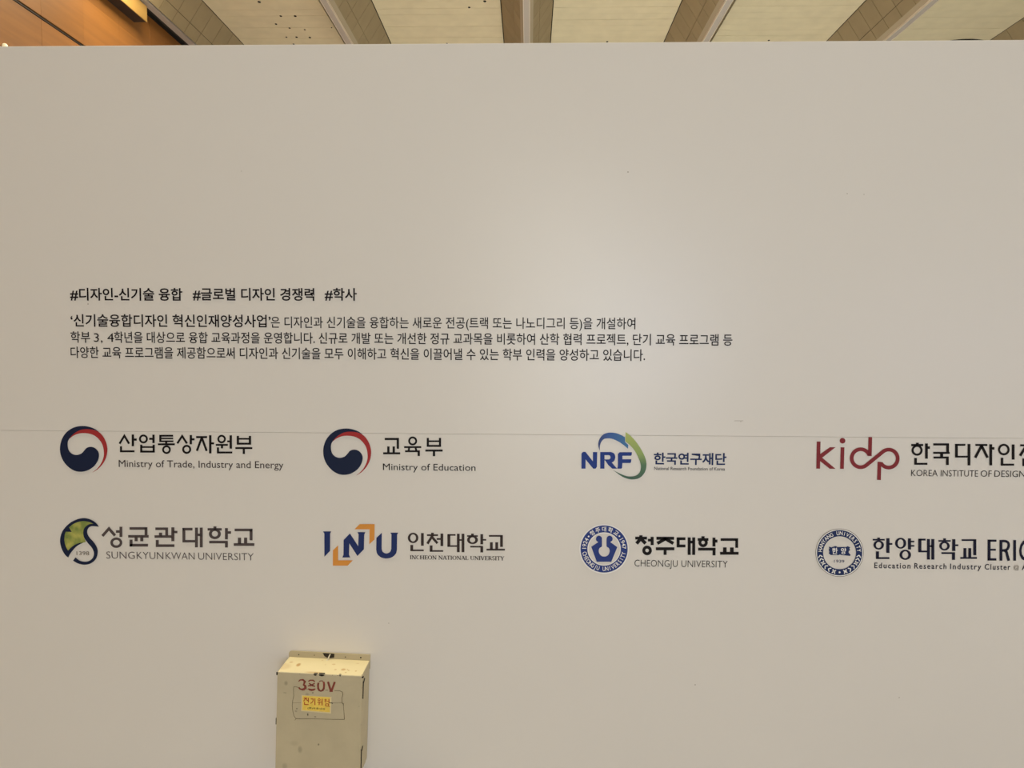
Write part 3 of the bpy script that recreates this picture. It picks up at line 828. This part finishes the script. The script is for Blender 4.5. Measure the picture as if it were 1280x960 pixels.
# ---- navy seal with a small banner
FR = (1015, 655, 13.714)
def seal2(p):
    p.fr = FR; k = M['hy']; cx, cy = 473, 493
    p.ring(cx, cy, 412, 412, 403, 403, M['lightgrey'], 72)
    p.ring(cx, cy, 403, 403, 388, 388, M['white'], 72)
    p.ring(cx, cy, 388, 388, 282, 282, k, 72)
    p.poly([(288, 388), (335, 400), (405, 378), (440, 395), (590, 395), (610, 380), (655, 400), (640, 425), (655, 445), (630, 465), (628, 492), (662, 528), (655, 548), (500, 532), (478, 522), (455, 534), (320, 532), (290, 505), (300, 470), (285, 440), (300, 420)], k)
    p.fr = FR
    p.text('1939', 1015 + 380 / 13.714, 1015 + 555 / 13.714, 655 + 615 / 13.714, 655 + 665 / 13.714, M['hy'], ref='1939', weight=.0)
    p.fr = FR; p.lift = .0004; w = M['white']
    p.arc_text('HANYANG UNIVERSITY', cx, cy, 335, -83, 83, 66, w, weight=.012, squeeze=.85)
    p.text('한', 1015 + 345 / 13.714, 1015 + 440 / 13.714, 655 + 408 / 13.714, 655 + 518 / 13.714, w, weight=.02)
    p.text('양', 1015 + 495 / 13.714, 1015 + 585 / 13.714, 655 + 408 / 13.714, 655 + 518 / 13.714, w, weight=.02)
    p.fr = FR
    p.disc(cx, cy + 335, 17, w, 12)
    for sgn in (-1, 1):
        for q, a in enumerate((163, 148, 135, 122, 110, 100)):
            t = R(a * sgn); o = Vector((sin(t), -cos(t))); tn = Vector((cos(t), sin(t))) * sgn
            c_ = Vector((cx, cy)) + o * 335
            def L_(a0, b0, a1, b1):
                s0 = c_ + o * a0 + tn * b0; s1 = c_ + o * a1 + tn * b1; p.line(s0.x, s0.y, s1.x, s1.y, 17, w)
            if q in (0, 3):
                L_(-32, -28, 32, 28); L_(32, -28, -32, 28); L_(0, -26, 0, 26)
            else:
                L_(-36, 20, 0, -18); L_(36, 20, 0, -18)
logo = lettering('logo', wall, seal2, 'round navy seal with a small banner, last in the lower row')
FJ = (1085, 665, 12.8); FK = (1180, 665, 12.8)
def hy(p):
    k = M['hytext']
    p.glyphs(FJ, [(171, 90, 171, 115, 40), (75, 124, 268, 124, 24), ('e', 88, 255, 135, 282, 127, 216, 160, 258), (319, 100, 319, 335, 48), (319, 192, 390, 192, 26), (152, 310, 152, 430, 46), (130, 418, 343, 418, 28),
                  ('e', 434, 612, 93, 268, 475, 570, 118, 245), (664, 103, 664, 280, 46), (664, 153, 742, 153, 24), (664, 222, 742, 222, 24), ('e', 505, 690, 285, 447, 548, 645, 310, 422),
                  (808, 122, 922, 122, 28), (830, 108, 830, 322, 48), (808, 312, 960, 312, 26), (968, 113, 968, 442, 44), (1038, 113, 1038, 442, 46), (968, 228, 1038, 228, 26),
                  (1226, 103, 1226, 132, 40), (1128, 143, 1324, 143, 24), ('e', 1142, 1308, 152, 296, 1180, 1268, 178, 272)], k)
    p.glyphs(FK, [(157, 115, 157, 305, 48), (157, 212, 230, 212, 26), (-41, 338, 178, 338, 26), (153, 338, 153, 447, 46),
                  (282, 130, 518, 130, 26), (493, 118, 493, 372, 46), (336, 258, 336, 412, 44), (413, 258, 413, 412, 44), (260, 416, 528, 416, 26),
                  (722, 122, 722, 458, 44), (702, 140, 840, 140, 32), (740, 284, 830, 284, 28), (702, 440, 838, 440, 34),
                  (912, 128, 912, 460, 42), (1131, 130, 1131, 460, 42),
                  ('p', 40, spline([(930, 146), (985, 148), (1025, 170), (1036, 215), (1022, 265), (985, 292), (930, 296)], 4, False)), ('p', 44, [(970, 296), (1000, 320), (1020, 400), (1038, 460)])], k)
    p.text('CA', 1274, 1306, 674.7, 701.2, k, ref='A', weight=.012)
lettering('korean_lettering', logo, hy)
lettering('english_lettering', logo, lambda p: (words(p, [('Education', 1093, 1138.2), ('Research', 1143, 1183.1), ('Industry', 1187.8, 1226.6), ('Cluster', 1231, 1263.1), ('Ansan', 1277.4, 1306)], 1115, 703.6, 710.5, M['hytext'], ref='ER', weight=.012, spacing=1.25),
    p.text('@', 1267, 1273.9, 706.2, 713.2, M['lightgrey'])))

# small dents and pin marks in the vinyl, their shade drawn as faint colour
sp = P_(); DENT = mat('faint_dent_shade', (176, 168, 158), 0.6)
for (px, py, r) in ((110, 380, .8), (785, 215, .9), (1059, 242, .7), (1080, 243, .6), (486, 779, .6), (869, 856, .8), (1124, 872, .7), (926, 527, .6), (302, 214, .5)):
    sp.disc(px, py, r, DENT, 10)
sp.line(918, 526, 929, 526, .6, DENT)
tag(sp.build('vinyl_dent_shade', wall), kind='stuff')

# small cream knob on the top edge, far left
KN = mat('cream_plastic', (250, 236, 200), 0.5)
kc = on_y(6.2, 58.6, WY + .012); kz = top_z
kb = MB(); n = 14
prof = [(0.0085, 0), (0.0088, .006), (0.0078, .0110), (0.0048, .0142), (0.0, .0150)]
for a in range(len(prof) - 1):
    for q in range(n):
        t0, t1 = 2 * pi * q / n, 2 * pi * (q + 1) / n; (r0, z0), (r1, z1) = prof[a], prof[a + 1]
        pts = [(r0 * cos(t0), r0 * sin(t0), z0), (r0 * cos(t1), r0 * sin(t1), z0), (r1 * cos(t1), r1 * sin(t1), z1), (r1 * cos(t0), r1 * sin(t0), z1)]
        kb.face(pts[:3] if r1 == 0 else pts, KN)
kb.face([(0.0085 * cos(2 * pi * q / n), 0.0085 * sin(2 * pi * q / n), 0) for q in reversed(range(n))], KN)
ko = kb.build('plastic_knob'); ko.location = (kc.x, WY + .012, kz)
tag(ko, 'tiny cream knob poking up over the top edge of the printed wall, far left', 'knob')

# ================================================================== THE ELECTRICAL BOX
TILT = 0.034
BW, BD, BH = 0.2936, 0.119, 0.366          # width, depth, body height
topc = on_y(412.4, 815.2, WY)
down = Vector((-sin(TILT), 0, -cos(TILT)))
FLH = 0.0222                               # flange above the body
base = topc + down * (FLH + BH)
ebox = empty('electrical_box', (base.x, WY - 0.0015, base.z), (0, TILT, 0))
tag(ebox, 'old cream metal electrical box marked 380V, mounted low on the printed wall', 'electrical box')
IM = (Matrix.Translation(ebox.location) @ Matrix.Rotation(TILT, 4, 'Y')).inverted()


def bl(px, py, Y=None, lift=0.0):
    """photo pixel -> box space on the lid plane"""
    return IM @ on_y(px, py, WY - 0.0015 - BD - lift)


def bp(px, py, lift=0.0): return bl(px, py, lift=lift + .0004)


PAINT = mat('cream_box_paint', (194, 181, 150), 0.5, vary=0.05, scale=(14, 14, 14), bump=.04, bscale=90)
lidspots = []
for (px, py, rx, ry, k) in ((357.5, 854, 2.2, 2.6, .35), (356, 866, 2, 1, .25), (375, 937, 2.5, 4, .3), (398, 930.5, 1.0, 1.2, .7), (368, 929, 5, 3, .12), (356, 958, 3, 4, .25),
                            (371, 886, .9, .7, .8), (391, 866, 1.1, .8, .75), (384.8, 893.3, .8, 1.6, .95), (394, 896, 1.2, .7, .7), (384, 868, 2.2, 2.0, .3), (370, 889, 1.6, .9, .4), (449, 883, .4, .5, .7)):
    q = bl(px, py); s = 1 / 372.0
    lidspots.append((q.x, -BD, q.z, rx * s, .05, ry * s, k))
LIDP = mat('cream_lid_paint', (195, 182, 151), 0.5, vary=0.05, scale=(14, 14, 14), bump=.04, bscale=90)
blobs(LIDP, lidspots, (74, 66, 52), 2.2, 0.004)
topspots = []
HT = BH
for (u, v, ru, rv, k) in ((-.093, -.062, .0068, .012, .9), (-.138, -.078, .022, .022, .30), (-.125, -.045, .006, .006, .5), (.072, -.080, .0075, .008, .75), (.028, -.045, .006, .005, .5), (.045, -.083, .004, .005, .5),
                          (.086, -.078, .002, .004, .7), (.092, -.084, .0028, .004, .7), (.118, -.086, .003, .004, .7), (.086, -.100, .003, .004, .6), (.11, -.03, .006, .004, .3), (-.02, -.02, .003, .004, .4), (-.02, -.112, .03, .006, .55), (0, -.05, .003, .006, .2)):
    topspots.append((u, v, HT, ru, rv, .02, k))
TOP_LIT = mat('cream_paint_lit_top', (216, 204, 166), 0.45, vary=0.03, scale=(10, 10, 10))
blobs(TOP_LIT, topspots, (176, 138, 84), 3.0, 0.003)
BARE = mat('bare_dark_steel', (40, 32, 26), 0.5, metal=.3)
STEEL = mat('dull_steel', (206, 198, 180), 0.4, metal=.3)

hb = BW / 2
# body: back tray with sides; the top's colour is lightened to carry the overhead light
body = MB(); body.box(-hb, hb, -BD + .020, -.0015, 0, BH - .0004, PAINT)
body.build('body', ebox, bevel=.0022)
tp = MB(); tp.box(-hb + .001, hb - .001, -BD + .0012, -.0035, BH - .0016, BH + .0004, TOP_LIT)
tp.build('top_panel', ebox, bevel=.0008)
# lid, a shallow pan over the front
lid = MB(); lid.box(-hb - .0008, hb + .0008, -BD, -BD + .0185, -.001, BH + .0001, LIDP)
lid_o = lid.build('lid', ebox, bevel=.0026, bseg=3)
# wall flange at the back with rounded corner
fl_ = MB(); fl_.prism([(-hb - .002, BH - .03), (hb + .002, BH - .03), (hb + .002, BH + FLH), (-hb + .008, BH + FLH), (-hb + .001, BH + FLH - .003), (-hb - .002, BH + FLH - .009)], -.0022, 0, PAINT)
fl_.box(-hb + .008, hb + .002, -.0036, -.0022, BH + FLH - .0016, BH + FLH, PAINT)
flange = fl_.build('mounting_flange', ebox)
lw = MB(); lw.prism([(-hb + .004, -.018), (hb - .006, -.018), (hb - .006, .02), (-hb + .004, .02)], -.0022, 0, PAINT); lw.build('mounting_flange', ebox)


def flp(px, py):
    return IM @ on_y(px, py, WY - 0.0015 - .0022)


for (px, py, r) in ((373.5, 818.3, .8), (393, 819, .6), (431.8, 821.3, .8), (451, 822, 1.05)):
    q = flp(px, py); hmb = MB(); rr = r / 354
    hmb.face([(q.x + rr * cos(2 * pi * k / 12), -.0026, q.z + rr * sin(2 * pi * k / 12)) for k in range(12)], BARE)
    hmb.build('screw_hole', flange)
n0 = MB(); pts = [flp(*p) for p in ((403.3, 816.0), (405.5, 820), (408, 821.6), (413, 822.4), (417.8, 821.8), (418.2, 817.2))]
n0.face([(q.x, -.0031, q.z) for q in pts], BARE)
n0.build('notch', flange)
# bent hook in the notch
a = flp(412.6, 817.8); b_ = flp(410.5, 822.5)
hk = MB(); hk.tube([(a.x + .001, -.002, a.z), (a.x, -.006, a.z - .001), (b_.x + .001, -.012, b_.z - .001), (b_.x - .002, -.022, b_.z - .004), (b_.x - .004, -.027, b_.z - .0085)], .0024, STEEL)
hk.build('hook', ebox, smooth=True)

# hinges on the right side, latch on the left
for (y0, y1) in ((855.5, 877), (941.5, 968)):
    zt_, zb_ = bl(455, y0).z, bl(455, y1).z
    h = MB(); h.tube([(hb + .0016, -BD + .0192, zb_), (hb + .0016, -BD + .0192, zt_)], .0021, BARE, 10)
    h.box(hb - .001, hb + .0014, -BD + .0195, -BD + .031, zb_ + .004, zt_ - .004, PAINT)
    ho = h.build('hinge', ebox, bevel=.0004)
    kz0, kz1 = zt_ + .001, zt_ + .006
    kn = MB(); kn.tube([(hb + .003, -BD + .0185, kz0 - .004), (hb + .003, -BD + .032, kz1)], .0017, BARE, 8); kn.build('hinge_pin', ho, smooth=True)
zl = bl(343, 902.5).z
lt = MB(); lt.box(-hb - .0045, -hb - .0003, -BD + .004, -BD + .03, zl - .011, zl + .011, BARE)
lt.build('latch', ebox, bevel=.0012)

# chipped paint along the front edges
ch = MB()
def chip(pts, lift=.0007, m=BARE):
    q = [bl(*p) for p in pts]; ch.face([(v.x, -BD - lift, v.z) for v in reversed(q)], m)
topy = lambda px: 840.6 + (px - 346.6) * .0448
for (x0, x1, hgt) in ((391.8, 396.2, 1.9), (398.6, 405.6, 2.2), (424, 426.2, 1.3), (421.6, 423, .8), (415, 416.2, .6), (374, 375.5, .5)):
    chip([(x0, topy(x0) + .1), ((x0 + x1) / 2, topy(x0) + .0), (x1, topy(x1) + .1), (x1 - .3, topy(x1) + hgt * .6), ((x0 + x1) / 2 + .4, topy(x1) + hgt), (x0 + .4, topy(x0) + hgt * .7)])
chip([(345.4, 840.0), (347.2, 839.6), (347.4, 842.6), (346.4, 844.2), (345.3, 843.2)])
chip([(452.4, 845.6), (454.9, 844.6), (454.5, 846.8), (453.2, 847.8), (452.0, 846.8)])
# the same chips run over the edge onto the top
for (x0, x1, dep) in ((392, 397, .006), (398.4, 406, .008), (423.6, 426.4, .006), (452.4, 454.6, .008), (345.6, 347.2, .02)):
    u0, u1 = bl(x0, 843).x, bl(x1, 843).x
    u0 = max(u0, -hb + .0005); u1 = min(u1, hb - .0005)
    ch.face([(u0, -BD - .0002, BH + .0010), (u1, -BD - .0002, BH + .0010), (u1 - .001, -BD + dep, BH + .0010), (u0 + .001, -BD + dep * .8, BH + .0010)], BARE)
for zz, l_ in ((0.32, .008), (.10, .005), (.19, .004)):
    ch.face([(hb + .0016, -BD + .001, zz), (hb + .0016, -BD + .0045, zz + l_ * .3), (hb + .0016, -BD + .003, zz + l_)], BARE)
tag(ch.build('paint_chips', lid_o), kind='stuff')

# 380V stencil
def box_print(): return Print(bp)
STENR = mat('stencil_red_paint', (134, 58, 44), 0.6, vary=0.35, scale=(160, 160, 160))
FS = (360, 845, 16.0)
sv = box_print()
sv.fr = FS
sv.glyphs(FS, [
    ('p', [20, 26, 34, 40, 36], [(212, 108), (245, 80), (300, 76), (338, 112), (318, 158)]), ('p', [34, 44, 50, 46, 40], [(300, 165), (345, 200), (350, 235), (318, 266), (275, 272)]),
    ('p', 30, [(285, 272), (240, 258), (215, 228)]),
    ('p', 26, [(408, 110), (440, 86), (500, 86), (536, 112)]), ('p', 24, [(418, 145), (470, 178), (540, 212)]), ('p', 24, [(535, 145), (475, 178), (400, 200)]), (440, 205, 505, 205, 10),
    ('p', [20, 38, 44, 36, 18], [(402, 255), (435, 272), (475, 280), (520, 272), (548, 255)]),
    ('p', 40, [(610, 135), (600, 180), (604, 250), (628, 290)]), ('p', 40, [(712, 118), (722, 170), (716, 250), (690, 290)]), ('p', 30, [(612, 280), (655, 302), (702, 284)]), ('p', 16, [(620, 118), (650, 98), (690, 98), (712, 120)]),
    ('p', 42, [(800, 115), (858, 305)]), ('p', 42, [(936, 118), (868, 305)]), (830, 306, 895, 306, 24)], STENR)
sv.build('stencil_lettering', lid_o, 'worn red stencilled 380V')

# adhesive outline left by an old label
RES = mat('old_adhesive_line', (112, 100, 74), 0.8, vary=.25, scale=(200, 200, 200))
def adh(*a):
    q = box_print(); q.fr = FS; q.path(*a); q.build('adhesive_residue', lid_o)
adh([(205, 228), (140, 214), (112, 222), (110, 300), (116, 400), (96, 480), (84, 590), (96, 700), (120, 800), (160, 855)], 9, RES)
adh([(150, 852), (270, 858), (500, 856), (700, 862), (900, 868), (1130, 868)], [14, 10, 8, 8, 10, 12], RES)
adh([(1128, 868), (1118, 700), (1108, 600), (1106, 555), (1080, 535), (1078, 440), (1098, 370), (1085, 320), (1030, 295), (930, 292)], [14, 9, 9, 20, 12, 12, 14, 12, 10, 10], RES)
adh([(750, 282), (800, 284)], 10, RES); adh([(360, 262), (410, 268)], 7, RES)
adh([(880, 540), (1000, 540), (1075, 536)], 5, RES); adh([(92, 540), (180, 536), (260, 538)], 5, RES)
adh([(160, 858), (135, 885)], 7, RES)

# warning sticker
SW = mat('sticker_white_border', (226, 208, 160), 0.5); SY = mat('sticker_yellow', (244, 210, 92), 0.45, vary=.08, scale=(60, 60, 60))
SR = mat('sticker_red_ink', (186, 84, 32), 0.5); SB = mat('sticker_black_ink', (84, 70, 34), 0.5)
st = box_print(); st.fr = FS
st.poly([(272, 380), (872, 418), (860, 752), (262, 700)], SW)
st.lift = .0003
st.poly([(292, 395), (840, 425), (836, 726), (286, 682)], SY)
stk = st.build('warning_sticker', lid_o, 'small yellow warning sticker with red Korean lettering')
sr = box_print(); sr.lift = .0006; sr.fr = FS; k = SR
sr.glyphs(FS, [
    # jeon
    (316, 440, 388, 444, 17), (352, 444, 312, 505, 16), (356, 452, 392, 500, 16), (388, 482, 412, 483, 14), (408, 436, 408, 530, 18), (330, 520, 330, 572, 17), (322, 568, 412, 572, 17),
    # gi
    (455, 458, 510, 460, 17), ('p', 17, [(505, 455), (500, 500), (478, 530), (450, 550)]), (538, 448, 538, 582, 18),
    # wi
    ('o', 622, 476, 28, 13), (586, 528, 668, 524, 15), (628, 526, 622, 580, 17), (682, 456, 682, 588, 18),
    # heom
    (752, 458, 752, 472, 18), (728, 478, 776, 480, 13), ('o', 752, 508, 21, 9), (780, 506, 808, 507, 13), (818, 460, 818, 542, 17), (752, 552, 752, 604, 15), (812, 552, 812, 604, 15), (752, 556, 812, 558, 13), (752, 600, 815, 602, 13)], k)
sr.line(812, 600, 832, 622, 12, k)
sr.build('red_lettering', stk)
sbk = box_print(); sbk.lift = .0006
sbk.text('(주)우풍세업', 360 + 392 / 16, 360 + 738 / 16, 845 + 630 / 16, 845 + 676 / 16, SB, weight=.01)
sbk.build('black_lettering', stk)
# cable scrap stuck across the sticker edge
scp = box_print(); scp.lift = .0010; scp.fr = FS
scp.path([(820, 538), (860, 536), (895, 550)], [8, 10, 16], BARE)
scp.build('scratch_mark', lid_o)
